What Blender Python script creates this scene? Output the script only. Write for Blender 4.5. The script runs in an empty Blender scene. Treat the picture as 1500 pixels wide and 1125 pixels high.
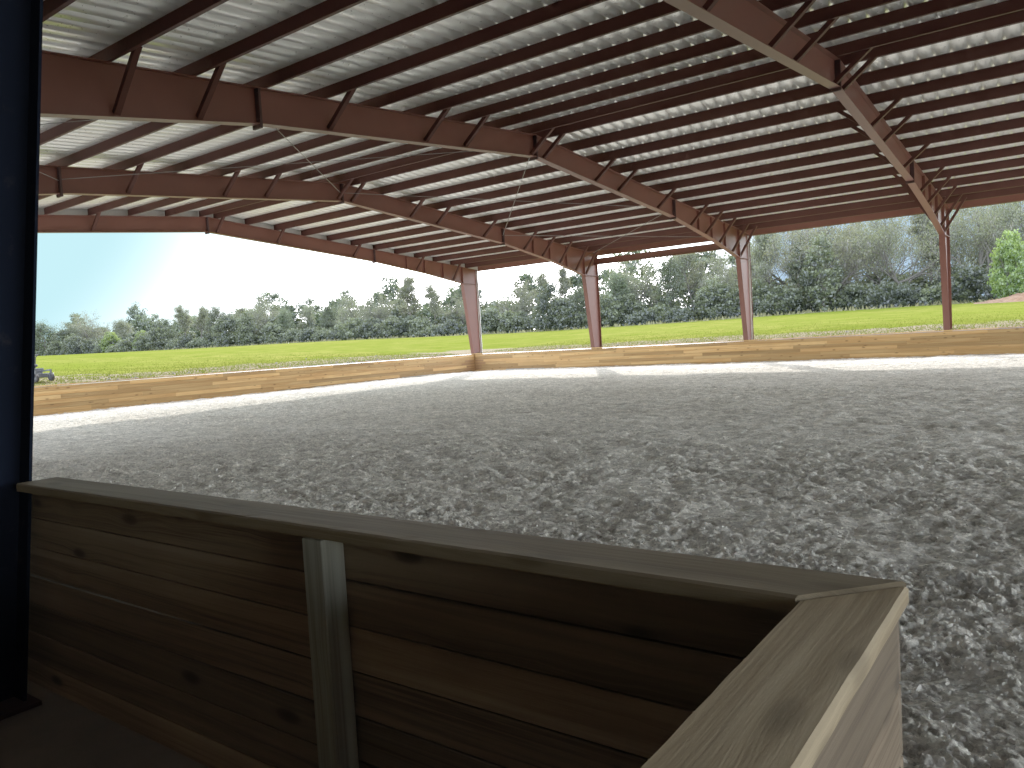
import bpy, math, random
import numpy as np
from mathutils import Vector, Matrix

SC = bpy.context.scene
COL = SC.collection
RNG = np.random.default_rng(11)
random.seed(5)

# ------------------------------------------------------------------ world layout (metres)
# X runs along the arena (corner of the far walls on the left), Y goes away from the camera, Z up, sand at about 0
XE = -26.902           # plane of the gable-end frame
BAY = 7.62
YR = 17.4              # ridge
YF = 33.0              # far kick wall
YN = 0.8               # near eave
ZR = 6.86              # top of rafters at the ridge
SLOPE = 0.0833
XR = 19.4              # right end of what is built
EYE = 1.4165
CAM = (0.6356, -0.0543, -0.0586)   # yaw, pitch, roll
FPX = 1134.19 / 1500.0


def tag(o, label=None, cat=None, group=None, kind=None):
    if label: o['label'] = label
    if cat: o['category'] = cat
    if group: o['group'] = group
    if kind: o['kind'] = kind
    return o


def empty(name, loc=(0, 0, 0)):
    o = bpy.data.objects.new(name, None)
    o.empty_display_size = .2
    COL.objects.link(o)
    o.location = loc
    return o


def link(name, me, mat, parent=None):
    o = bpy.data.objects.new(name, me)
    COL.objects.link(o)
    if mat is not None and len(me.materials) == 0:
        me.materials.append(mat)
    if parent is not None:
        o.parent = parent
        o.matrix_parent_inverse = Matrix.Identity(4)
        o.location = -Vector(parent_world(parent))
    return o


def parent_world(p):
    v = Vector((0, 0, 0))
    while p is not None:
        v = v + Vector(p.location)
        p = p.parent
    return v


def np_mesh(name, verts, faces, attrs=None, smooth=False):
    """verts (N,3); faces (M,k) array of one k; attrs name->(N,) or (N,3)"""
    verts = np.asarray(verts, np.float32)
    faces = np.asarray(faces, np.int32)
    me = bpy.data.meshes.new(name)
    n, k = faces.shape
    me.vertices.add(len(verts))
    me.vertices.foreach_set('co', verts.ravel())
    me.loops.add(n * k)
    me.loops.foreach_set('vertex_index', faces.ravel())
    me.polygons.add(n)
    me.polygons.foreach_set('loop_start', np.arange(0, n * k, k, dtype=np.int32))
    me.polygons.foreach_set('loop_total', np.full(n, k, np.int32))
    if smooth:
        me.polygons.foreach_set('use_smooth', np.ones(n, bool))
    me.update(calc_edges=True)
    for an, av in (attrs or {}).items():
        av = np.asarray(av, np.float32)
        if av.ndim == 1:
            a = me.attributes.new(an, 'FLOAT', 'POINT'); a.data.foreach_set('value', av)
        else:
            a = me.attributes.new(an, 'FLOAT_VECTOR', 'POINT'); a.data.foreach_set('vector', av.ravel())
    return me


class MB:
    """collects solid pieces, then becomes ONE mesh object"""
    def __init__(s):
        s.v = []; s.f = []; s.uv = []

    def add(s, vs, fs, uv=None):
        b = len(s.v)
        s.v += [tuple(map(float, p)) for p in vs]
        s.f += [tuple(b + i for i in f) for f in fs]
        s.uv += (uv if uv is not None else [(0., 0., .5)] * len(vs))

    def hexa(s, vs, uv=None):   # 0-3 bottom loop, 4-7 top loop
        s.add(vs, [(3, 2, 1, 0), (4, 5, 6, 7), (0, 1, 5, 4), (1, 2, 6, 5), (2, 3, 7, 6), (3, 0, 4, 7)], uv)

    def box(s, x0, x1, y0, y1, z0, z1):
        s.hexa([(x0, y0, z0), (x1, y0, z0), (x1, y1, z0), (x0, y1, z0), (x0, y0, z1), (x1, y0, z1), (x1, y1, z1), (x0, y1, z1)])

    def bar(s, p, q, w, h, up=(0, 0, 1)):
        p = Vector(p); q = Vector(q); d = (q - p).normalized()
        a = d.cross(Vector(up))
        if a.length < 1e-4: a = d.cross(Vector((1, 0, 0)))
        a.normalize(); b = a.cross(d).normalized()
        a *= w / 2; b *= h / 2
        s.hexa([p - a - b, p + a - b, p + a + b, p - a + b, q - a - b, q + a - b, q + a + b, q - a + b])

    def angle(s, p, q, w, t, up=(0, 0, 1), side=1):
        """steel angle (L section)"""
        p = Vector(p); q = Vector(q); d = (q - p).normalized()
        a = d.cross(Vector(up)).normalized() * side; b = a.cross(d).normalized() * side
        s.bar(p + a * w / 2, q + a * w / 2, w, t, up)
        o = b * (w / 2)
        s.hexa([p + b * t / 2, p + a * t + b * t / 2, p + a * t + b * w, p + b * w, q + b * t / 2, q + a * t + b * t / 2, q + a * t + b * w, q + b * w])

    def tube(s, p, q, r0, r1=None, n=10, cap=True):
        r1 = r0 if r1 is None else r1
        p = Vector(p); q = Vector(q); d = (q - p).normalized()
        a = d.orthogonal().normalized(); b = d.cross(a)
        vs = []
        for c, r in ((p, r0), (q, r1)):
            for i in range(n):
                t = 2 * math.pi * i / n
                vs.append(c + a * math.cos(t) * r + b * math.sin(t) * r)
        fs = [(i, (i + 1) % n, n + (i + 1) % n, n + i) for i in range(n)]
        if cap: fs += [tuple(range(n - 1, -1, -1)), tuple(range(n, 2 * n))]
        s.add(vs, fs)

    def poly(s, pts, ext):
        """planar polygon swept along vector ext"""
        n = len(pts); e = Vector(ext)
        vs = [Vector(p) for p in pts] + [Vector(p) + e for p in pts]
        fs = [tuple(range(n - 1, -1, -1)), tuple(range(n, 2 * n))] + [(i, (i + 1) % n, n + (i + 1) % n, n + i) for i in range(n)]
        s.add(vs, fs)

    def board(s, o, L, W, T, tint=None, bow=0.0):
        """a plank: origin corner, length / width / thickness vectors, with wood coordinates"""
        o = Vector(o); L = Vector(L); W = Vector(W); T = Vector(T)
        rl, ra = random.uniform(0, 60), random.uniform(0, 20)
        t = random.random() if tint is None else tint
        l, w, th = L.length, W.length, T.length
        b0 = T.normalized() * random.uniform(-bow, bow); b1 = T.normalized() * random.uniform(-bow, bow)
        vs = [o + b0, o + L + b1, o + L + W + b1, o + W + b0, o + T + b0, o + L + T + b1, o + L + W + T + b1, o + W + T + b0]
        uv = [(rl, ra, t), (rl + l, ra, t), (rl + l, ra + w, t), (rl, ra + w, t), (rl, ra + th, t), (rl + l, ra + th, t), (rl + l, ra + w + th, t), (rl, ra + w + th, t)]
        s.hexa(vs, uv)

    def build(s, name, mat, parent=None, bevel=0.0, smooth=False):
        me = bpy.data.meshes.new(name)
        me.from_pydata(s.v, [], s.f)
        me.update()
        import bmesh
        bm = bmesh.new(); bm.from_mesh(me)
        bmesh.ops.recalc_face_normals(bm, faces=bm.faces)
        bm.to_mesh(me); bm.free()
        if any(u[0] or u[1] for u in s.uv):
            a = me.attributes.new('wuv', 'FLOAT_VECTOR', 'POINT')
            a.data.foreach_set('vector', np.array(s.uv, np.float32).ravel())
        if smooth:
            for p in me.polygons: p.use_smooth = True
        o = link(name, me, mat, parent)
        if bevel:
            m = o.modifiers.new('bevel', 'BEVEL'); m.width = bevel; m.segments = 2; m.limit_method = 'ANGLE'; m.angle_limit = math.radians(50)
            m.harden_normals = False
        return o


# ------------------------------------------------------------------ noise in numpy
_P = np.random.default_rng(3).permutation(256)
_P = np.concatenate([_P, _P, _P])
_G = np.array([(math.cos(t), math.sin(t)) for t in np.linspace(0, 2 * math.pi, 64, endpoint=False)])


def pnoise(x, y):
    xi = np.floor(x).astype(int); yi = np.floor(y).astype(int)
    xf = x - xi; yf = y - yi
    u = xf * xf * xf * (xf * (xf * 6 - 15) + 10); v = yf * yf * yf * (yf * (yf * 6 - 15) + 10)
    def g(ix, iy, dx, dy):
        h = _P[_P[ix & 255] + (iy & 255)] & 63
        gg = _G[h]
        return gg[..., 0] * dx + gg[..., 1] * dy
    a = g(xi, yi, xf, yf); b = g(xi + 1, yi, xf - 1, yf); c = g(xi, yi + 1, xf, yf - 1); d = g(xi + 1, yi + 1, xf - 1, yf - 1)
    return (a + u * (b - a)) + v * ((c + u * (d - c)) - (a + u * (b - a)))


def fbm(x, y, o=3):
    r = 0; a = 1.
    for i in range(o):
        r = r + a * pnoise(x * 2 ** i + 17.3 * i, y * 2 ** i - 9.1 * i); a *= .5
    return r


# ------------------------------------------------------------------ materials
def new_mat(name):
    m = bpy.data.materials.new(name); m.use_nodes = True
    nt = m.node_tree
    b = nt.nodes['Principled BSDF']
    return m, nt, b


def N(nt, t, **k):
    n = nt.nodes.new(t)
    for a, v in k.items():
        if a == 'inp':
            for kk, vv in v.items(): n.inputs[kk].default_value = vv
        else: setattr(n, a, v)
    return n


def ramp(nt, src, stops):
    r = N(nt, 'ShaderNodeValToRGB')
    while len(r.color_ramp.elements) < len(stops): r.color_ramp.elements.new(.5)
    for e, (p, c) in zip(r.color_ramp.elements, stops):
        e.position = p; e.color = (*c, 1) if len(c) == 3 else c
    nt.links.new(src, r.inputs[0])
    return r.outputs[0]


def mixc(nt, f, a, b, mode='MIX'):
    m = N(nt, 'ShaderNodeMix', data_type='RGBA', blend_type=mode)
    for sock, v in ((m.inputs[0], f), (m.inputs[6], a), (m.inputs[7], b)):
        if hasattr(v, 'is_linked') or hasattr(v, 'links'): nt.links.new(v, sock)
        elif isinstance(v, (int, float)): sock.default_value = v
        else: sock.default_value = (*v, 1)
    return m.outputs[2]


def noise(nt, vec, scale, detail=4, rough=.55, dist=0.):
    n = N(nt, 'ShaderNodeTexNoise', inp={'Scale': scale, 'Detail': detail, 'Roughness': rough, 'Distortion': dist})
    if vec is not None: nt.links.new(vec, n.inputs['Vector'])
    return n.outputs['Fac']


def bump(nt, b, h, strength, dist):
    n = N(nt, 'ShaderNodeBump', inp={'Strength': strength, 'Distance': dist})
    nt.links.new(h, n.inputs['Height']); nt.links.new(n.outputs[0], b.inputs['Normal'])


def mat_steel(name, col, rough=.5, var=.25):
    m, nt, b = new_mat(name)
    tc = N(nt, 'ShaderNodeTexCoord')
    n1 = noise(nt, tc.outputs['Object'], 1.1, 6, .65)
    n2 = noise(nt, tc.outputs['Object'], 9., 4, .6)
    c = mixc(nt, n1, [x * (1 - var) for x in col], [min(1, x * (1 + var)) for x in col])
    dust = ramp(nt, n2, [(.62, (0, 0, 0)), (.8, (1, 1, 1))])
    mm = N(nt, 'ShaderNodeMath', operation='MULTIPLY', inp={1: .05}); nt.links.new(dust, mm.inputs[0])
    c = mixc(nt, mm.outputs[0], c, (.33, .25, .21))
    nt.links.new(c, b.inputs['Base Color'])
    b.inputs['Roughness'].default_value = rough
    b.inputs['Specular IOR Level'].default_value = .3 if max(col) > .1 else .05
    bump(nt, b, n2, .06, .01)
    return m


def mat_plain(name, col, rough=.6, metal=0., var=.15, scale=6.):
    m, nt, b = new_mat(name)
    tc = N(nt, 'ShaderNodeTexCoord')
    n1 = noise(nt, tc.outputs['Object'], scale, 5, .6)
    c = mixc(nt, n1, [x * (1 - var) for x in col], [min(1, x * (1 + var)) for x in col])
    nt.links.new(c, b.inputs['Base Color'])
    b.inputs['Roughness'].default_value = rough; b.inputs['Metallic'].default_value = metal
    return m


def mat_sheet():
    m, nt, b = new_mat('galvalume_sheet')
    tc = N(nt, 'ShaderNodeTexCoord')
    mp = N(nt, 'ShaderNodeMapping', inp={'Scale': (3.2, .35, 1.)}); nt.links.new(tc.outputs['Object'], mp.inputs[0])
    n1 = noise(nt, mp.outputs[0], 1.6, 5, .6)
    n2 = noise(nt, tc.outputs['Object'], 14., 3, .5)
    c = mixc(nt, n1, (.88, .89, .87), (.97, .98, .95))
    nt.links.new(c, b.inputs['Base Color'])
    r = N(nt, 'ShaderNodeMapRange', inp={'From Min': .3, 'From Max': .7, 'To Min': .27, 'To Max': .36}); nt.links.new(n2, r.inputs[0])
    nt.links.new(r.outputs[0], b.inputs['Roughness'])
    b.inputs['Metallic'].default_value = .42
    return m


def mat_wood(name, dark, mid, light, gray=(.44, .42, .38), rough=.75, knot=1.0):
    """planks: attribute wuv = (along the grain, across, per-board value)"""
    m, nt, b = new_mat(name)
    at = N(nt, 'ShaderNodeAttribute', attribute_name='wuv')
    sep = N(nt, 'ShaderNodeSeparateXYZ'); nt.links.new(at.outputs['Vector'], sep.inputs[0])
    def vec(sx, sy):
        a = N(nt, 'ShaderNodeMath', operation='MULTIPLY', inp={1: sx}); nt.links.new(sep.outputs[0], a.inputs[0])
        c = N(nt, 'ShaderNodeMath', operation='MULTIPLY', inp={1: sy}); nt.links.new(sep.outputs[1], c.inputs[0])
        o = N(nt, 'ShaderNodeCombineXYZ'); nt.links.new(a.outputs[0], o.inputs[0]); nt.links.new(c.outputs[0], o.inputs[1])
        return o.outputs[0]
    # knots first, they bend the grain
    vk = N(nt, 'ShaderNodeTexVoronoi', feature='F1', inp={'Scale': 1.0, 'Randomness': 1.0}); nt.links.new(vec(2.3, 6.), vk.inputs['Vector'])
    kd = vk.outputs['Distance']
    kw = N(nt, 'ShaderNodeMapRange', inp={'From Min': .0, 'From Max': .42, 'To Min': 1.6, 'To Max': 0.}); nt.links.new(kd, kw.inputs[0])
    gv = N(nt, 'ShaderNodeVectorMath', operation='ADD'); nt.links.new(vec(.9, 70.), gv.inputs[0])
    gk = N(nt, 'ShaderNodeCombineXYZ'); nt.links.new(kw.outputs[0], gk.inputs[1]); nt.links.new(gk.outputs[0], gv.inputs[1])
    grain = noise(nt, gv.outputs[0], 1.0, 6, .62, .9)
    band = noise(nt, vec(.35, 9.), 1.0, 4, .6, .8)
    fine = noise(nt, vec(14., 260.), 1.0, 3, .6)
    c = mixc(nt, ramp(nt, grain, [(.34, (0, 0, 0)), (.60, (1, 1, 1))]), dark, mid)
    c = mixc(nt, ramp(nt, band, [(.42, (0, 0, 0)), (.68, (1, 1, 1))]), c, light)
    # each board a little different
    tv = N(nt, 'ShaderNodeMapRange', inp={'From Min': 0, 'From Max': 1, 'To Min': .52, 'To Max': 1.28}); nt.links.new(sep.outputs[2], tv.inputs[0])
    tc_ = N(nt, 'ShaderNodeCombineXYZ')
    for i in range(3): nt.links.new(tv.outputs[0], tc_.inputs[i])
    c = mixc(nt, 1.0, c, tc_.outputs[0], 'MULTIPLY')
    kk = ramp(nt, kd, [(.05, (1, 1, 1)), (.11, (.75, .75, .75)), (.17, (.12, .12, .12)), (.26, (0, 0, 0))])
    km = N(nt, 'ShaderNodeMath', operation='MULTIPLY', inp={1: .85 * knot}); nt.links.new(kk, km.inputs[0])
    c = mixc(nt, km.outputs[0], c, [x * .28 for x in dark])
    # weathered boards: value above 2 ; stained boards: value below -1
    gr = N(nt, 'ShaderNodeMath', operation='GREATER_THAN', inp={1: 1.5}); nt.links.new(sep.outputs[2], gr.inputs[0])
    c = mixc(nt, gr.outputs[0], c, mixc(nt, grain, [x * .7 for x in gray], gray))
    st = N(nt, 'ShaderNodeMath', operation='LESS_THAN', inp={1: -.5}); nt.links.new(sep.outputs[2], st.inputs[0])
    c = mixc(nt, st.outputs[0], c, mixc(nt, band, (.22, .11, .045), (.38, .20, .09)))
    # fading and water marks that run across the boards, in world space
    tc = N(nt, 'ShaderNodeTexCoord')
    big = noise(nt, tc.outputs['Object'], .9, 4, .6)
    bm_ = N(nt, 'ShaderNodeMath', operation='MULTIPLY', inp={1: .35}); nt.links.new(ramp(nt, big, [(.5, (0, 0, 0)), (.72, (1, 1, 1))]), bm_.inputs[0])
    c = mixc(nt, bm_.outputs[0], c, [x * .62 for x in mid])
    nt.links.new(c, b.inputs['Base Color'])
    b.inputs['Roughness'].default_value = rough
    b.inputs['Specular IOR Level'].default_value = .3
    ad = N(nt, 'ShaderNodeMath', operation='ADD'); nt.links.new(grain, ad.inputs[0]); nt.links.new(fine, ad.inputs[1])
    bump(nt, b, ad.outputs[0], .35, .003)
    return m


def mat_sand():
    m, nt, b = new_mat('sand_footing')
    tc = N(nt, 'ShaderNodeTexCoord')
    at = N(nt, 'ShaderNodeAttribute', attribute_name='ht')
    n1 = noise(nt, tc.outputs['Object'], .35, 4, .6)
    n2 = noise(nt, tc.outputs['Object'], 28., 5, .7)
    n3 = noise(nt, tc.outputs['Object'], 3.2, 5, .65)
    c = mixc(nt, ramp(nt, n1, [(.35, (0, 0, 0)), (.65, (1, 1, 1))]), (.80, .75, .675), (.90, .855, .785))
    c = mixc(nt, ramp(nt, n2, [(.3, (0, 0, 0)), (.6, (1, 1, 1))]), (.56, .53, .475), c)
    c = mixc(nt, ramp(nt, n3, [(.34, (1, 1, 1)), (.48, (0, 0, 0))]), c, (.60, .565, .50))
    mpx = N(nt, 'ShaderNodeMapping', inp={'Scale': (5.0, 9.0, 5.)}); nt.links.new(tc.outputs['Object'], mpx.inputs[0])
    n6 = noise(nt, mpx.outputs[0], 1.0, 6, .72, .5)
    c = mixc(nt, 1.0, c, ramp(nt, n6, [(.34, (.66, .645, .62)), (.47, (.92, .92, .91)), (.62, (1.12, 1.12, 1.12))]), 'MULTIPLY')
    for sc_, lo, hi in ((42., .68, 1.26), (15., .84, 1.16), (5.5, .90, 1.10)):
        vf = N(nt, 'ShaderNodeTexVoronoi', feature='F1', inp={'Scale': sc_, 'Randomness': 1.}); nt.links.new(tc.outputs['Object'], vf.inputs['Vector'])
        sp_ = N(nt, 'ShaderNodeSeparateColor'); nt.links.new(vf.outputs['Color'], sp_.inputs[0])
        mr_ = N(nt, 'ShaderNodeMapRange', inp={'To Min': lo, 'To Max': hi}); nt.links.new(sp_.outputs[0], mr_.inputs[0])
        cc_ = N(nt, 'ShaderNodeCombineXYZ')
        for i_ in range(3): nt.links.new(mr_.outputs[0], cc_.inputs[i_])
        c = mixc(nt, 1.0, c, cc_.outputs[0], 'MULTIPLY')
    # relief shading put into the colour: hollows darker, crests paler
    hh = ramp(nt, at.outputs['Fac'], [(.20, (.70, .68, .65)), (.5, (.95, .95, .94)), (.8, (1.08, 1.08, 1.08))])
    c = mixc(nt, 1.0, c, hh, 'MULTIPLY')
    nt.links.new(c, b.inputs['Base Color'])
    b.inputs['Roughness'].default_value = .95; b.inputs['Specular IOR Level'].default_value = .15
    n4 = noise(nt, tc.outputs['Object'], 60., 6, .75)
    n5 = noise(nt, tc.outputs['Object'], 11., 6, .7, .6)
    ad = N(nt, 'ShaderNodeMath', operation='MULTIPLY_ADD', inp={1: 1.6}); nt.links.new(n5, ad.inputs[0]); nt.links.new(n4, ad.inputs[2])
    bump(nt, b, ad.outputs[0], .8, .012)
    return m


def mat_leaf(name, dark, light, trans=.45, gloss=.06):
    m = bpy.data.materials.new(name); m.use_nodes = True
    nt = m.node_tree
    for n in list(nt.nodes): nt.nodes.remove(n)
    out = N(nt, 'ShaderNodeOutputMaterial')
    at = N(nt, 'ShaderNodeAttribute', attribute_name='tint')
    oi = N(nt, 'ShaderNodeObjectInfo')
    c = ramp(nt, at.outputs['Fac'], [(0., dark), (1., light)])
    v = N(nt, 'ShaderNodeMapRange', inp={'To Min': .75, 'To Max': 1.2}); nt.links.new(oi.outputs['Random'], v.inputs[0])
    hs = N(nt, 'ShaderNodeHueSaturation', inp={'Saturation': 1.0}); nt.links.new(c, hs.inputs['Color']); nt.links.new(v.outputs[0], hs.inputs['Value'])
    hu = N(nt, 'ShaderNodeMapRange', inp={'To Min': .485, 'To Max': .515}); nt.links.new(oi.outputs['Random'], hu.inputs[0]); nt.links.new(hu.outputs[0], hs.inputs['Hue'])
    d = N(nt, 'ShaderNodeBsdfDiffuse'); t = N(nt, 'ShaderNodeBsdfTranslucent'); g = N(nt, 'ShaderNodeBsdfGlossy', inp={'Roughness': .45, 'Color': (.7, .75, .8, 1)})
    nt.links.new(hs.outputs[0], d.inputs[0])
    yel = mixc(nt, .35, hs.outputs[0], (light[0] * 1.5, light[1] * 1.5, light[2]))
    nt.links.new(yel, t.inputs[0])
    m1 = N(nt, 'ShaderNodeMixShader', inp={0: trans}); nt.links.new(d.outputs[0], m1.inputs[1]); nt.links.new(t.outputs[0], m1.inputs[2])
    m2 = N(nt, 'ShaderNodeMixShader', inp={0: gloss}); nt.links.new(m1.outputs[0], m2.inputs[1]); nt.links.new(g.outputs[0], m2.inputs[2])
    nt.links.new(m2.outputs[0], out.inputs[0])
    return m


def mat_bark():
    m, nt, b = new_mat('bark')
    tc = N(nt, 'ShaderNodeTexCoord')
    mp = N(nt, 'ShaderNodeMapping', inp={'Scale': (6, 6, 1.5)}); nt.links.new(tc.outputs['Object'], mp.inputs[0])
    n1 = noise(nt, mp.outputs[0], 2., 5, .65)
    c = mixc(nt, n1, (0.0300, 0.0263, 0.0225), (0.0975, 0.0900, 0.0788))
    nt.links.new(c, b.inputs['Base Color']); b.inputs['Roughness'].default_value = .95
    bump(nt, b, n1, .6, .04)
    return m


def mat_grass_ground():
    m, nt, b = new_mat('grass_field')
    tc = N(nt, 'ShaderNodeTexCoord')
    at = N(nt, 'ShaderNodeAttribute', attribute_name='edge')   # metres outside the arena walls
    P = tc.outputs['Object']
    mp = N(nt, 'ShaderNodeMapping', inp={'Scale': (1., 1., 1.)}); nt.links.new(P, mp.inputs[0])
    n1 = noise(nt, P, .06, 5, .6); n2 = noise(nt, P, .55, 5, .65); n3 = noise(nt, P, 5.5, 5, .7)
    c = mixc(nt, ramp(nt, n1, [(.35, (0, 0, 0)), (.65, (1, 1, 1))]), (0.112, 0.139, 0.013), (0.185, 0.178, 0.032))
    c = mixc(nt, ramp(nt, n2, [(.38, (0, 0, 0)), (.66, (1, 1, 1))]), c, (0.0840, 0.1126, 0.0084))
    c = mixc(nt, ramp(nt, n3, [(.30, (1, 1, 1)), (.52, (0, 0, 0))]), c, (0.0773, 0.0966, 0.0126))
    # bare strip of dirt and spilled sand along the walls
    s = N(nt, 'ShaderNodeMath', operation='MULTIPLY_ADD', inp={1: 8.5}); nt.links.new(n2, s.inputs[0])
    sub = N(nt, 'ShaderNodeMath', operation='MULTIPLY_ADD', inp={1: -1., 2: .5}); nt.links.new(at.outputs['Fac'], sub.inputs[0]); nt.links.new(sub.outputs[0], s.inputs[2])
    s2 = N(nt, 'ShaderNodeMath', operation='MULTIPLY_ADD', inp={1: 2.5}); nt.links.new(n3, s2.inputs[0]); nt.links.new(s.outputs[0], s2.inputs[2])
    mr = N(nt, 'ShaderNodeMapRange', inp={'From Min': .9, 'From Max': 1.9}); nt.links.new(s2.outputs[0], mr.inputs[0])
    dirt = mixc(nt, ramp(nt, n3, [(.35, (0, 0, 0)), (.62, (1, 1, 1))]), (0.1428, 0.1050, 0.0546), (0.2688, 0.2226, 0.1512))
    c = mixc(nt, mr.outputs[0], c, dirt)
    nt.links.new(c, b.inputs['Base Color'])
    b.inputs['Roughness'].default_value = 1.; b.inputs['Specular IOR Level'].default_value = 0.
    bump(nt, b, n3, .45, .08)
    return m


M = {}
M['steel'] = mat_steel('red_oxide_steel', (0.1336, 0.0448, 0.0325))
M['purlin'] = mat_steel('shaded_red_steel', (0.0684, 0.0281, 0.0238))  # red steel darkened to carry the unlit look of purlins and braces
M['steel_near_black'] = mat_steel('near_black_steel', (.004, .006, .012), .8)  # one near column only, far darker than the red steel of its frame
M['steel_dark'] = mat_steel('dark_steel', (.06, .035, .035), .55)
M['sheet'] = mat_sheet()
M['rod'] = mat_plain('galvanised_rod', (.22, .21, .20), .55, .3)
M['white'] = mat_plain('white_painted_metal', (.78, .78, .76), .5)
M['trim'] = mat_plain('light_grey_trim', (.50, .50, .49), .5)
M['wood'] = mat_wood('yellow_pine_boards', (0.3612, 0.1698, 0.0506), (0.5201, 0.2890, 0.1011), (0.5779, 0.3612, 0.1445), knot=1.)
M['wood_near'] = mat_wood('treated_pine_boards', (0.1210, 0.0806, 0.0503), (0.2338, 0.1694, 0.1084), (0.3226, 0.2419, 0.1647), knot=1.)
M['wood_post'] = mat_wood('green_treated_post', (0.2125, 0.2019, 0.1544), (0.3375, 0.3206, 0.2494), (0.4250, 0.4037, 0.3206), knot=.3)
M['wood_cap'] = mat_wood('weathered_cap_boards', (.20, .14, .075), (.37, .275, .16), (.47, .37, .235), knot=.55)
M['sand'] = mat_sand()
M['shred'] = mat_plain('fibre_shreds', (0.7000, 0.6650, 0.6050), .95, 0, .3, 40.)
M['bark'] = mat_bark()
M['grass'] = mat_grass_ground()
M['concrete'] = mat_plain('concrete', (.06, .06, .055), .9)
M['dirt'] = mat_plain('packed_dirt', (.20, .165, .125), .95, 0, .35, 3.)
M['dark_board'] = mat_plain('dark_boards', (.22, .19, .16), .8)

# ------------------------------------------------------------------ the covered arena (one steel building)
hall = empty('covered_riding_arena', (XE, YF, 0))
tag(hall, 'open sided riding arena roof on red oxide steel frames with bare metal sheeting', 'arena building')


def rtop(y): return ZR - SLOPE * abs(y - YR)


def rbot(dy, end):
    pts = [(0, 6.30), (8.6, 5.53), (12.25, 4.98), (15.0, 4.42)] if not end else [(0, 6.30), (8.6, 5.60), (12.25, 5.16), (15.0, 4.72)]
    for (a, za), (b, zb) in zip(pts, pts[1:]):
        if dy <= b: return za + (zb - za) * (dy - a) / (b - a)
    return pts[-1][1]


FR_X = [XE + BAY * i for i in range(7)]
FL = .105      # half flange width
brace_far = [20.55, 21.95, 24.74, 27.52, 28.92, 30.31, 31.7, 32.6]
brace_near = [14.42, 13.04, 10.28, 7.5, 6.12, 3.4, 2.4]
FAR_P = [17.78 + 1.392 * k for k in range(12)]
NEAR_P = [17.18 - 1.382 * k for k in range(12)]
FAR_P[-1] = 32.9; NEAR_P[-1] = 2.0
col_names = ['corner column of the gable end frame with white downspout', 'second column from the far left corner', 'third column from the far left corner', 'fourth column, slim and red, right of the others']


def web_plate(mb, x, pts):   # polygon in the YZ plane, thin in X
    mb.poly([(x - .005, y, z) for y, z in pts], (.01, 0, 0))


def flange(mb, x, y0, z0, y1, z1, t=.014, hw=FL):
    """plate strip between two YZ points; thickness t on the left-hand normal"""
    d = Vector((0, y1 - y0, z1 - z0)).normalized(); n = Vector((0, -d.z, d.y)) * t
    a = Vector((x - hw, y0, z0)); b = Vector((x - hw, y1, z1)); w = Vector((2 * hw, 0, 0))
    mb.hexa([a, a + w, b + w, b, a + n, a + w + n, b + w + n, b + n])


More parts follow.
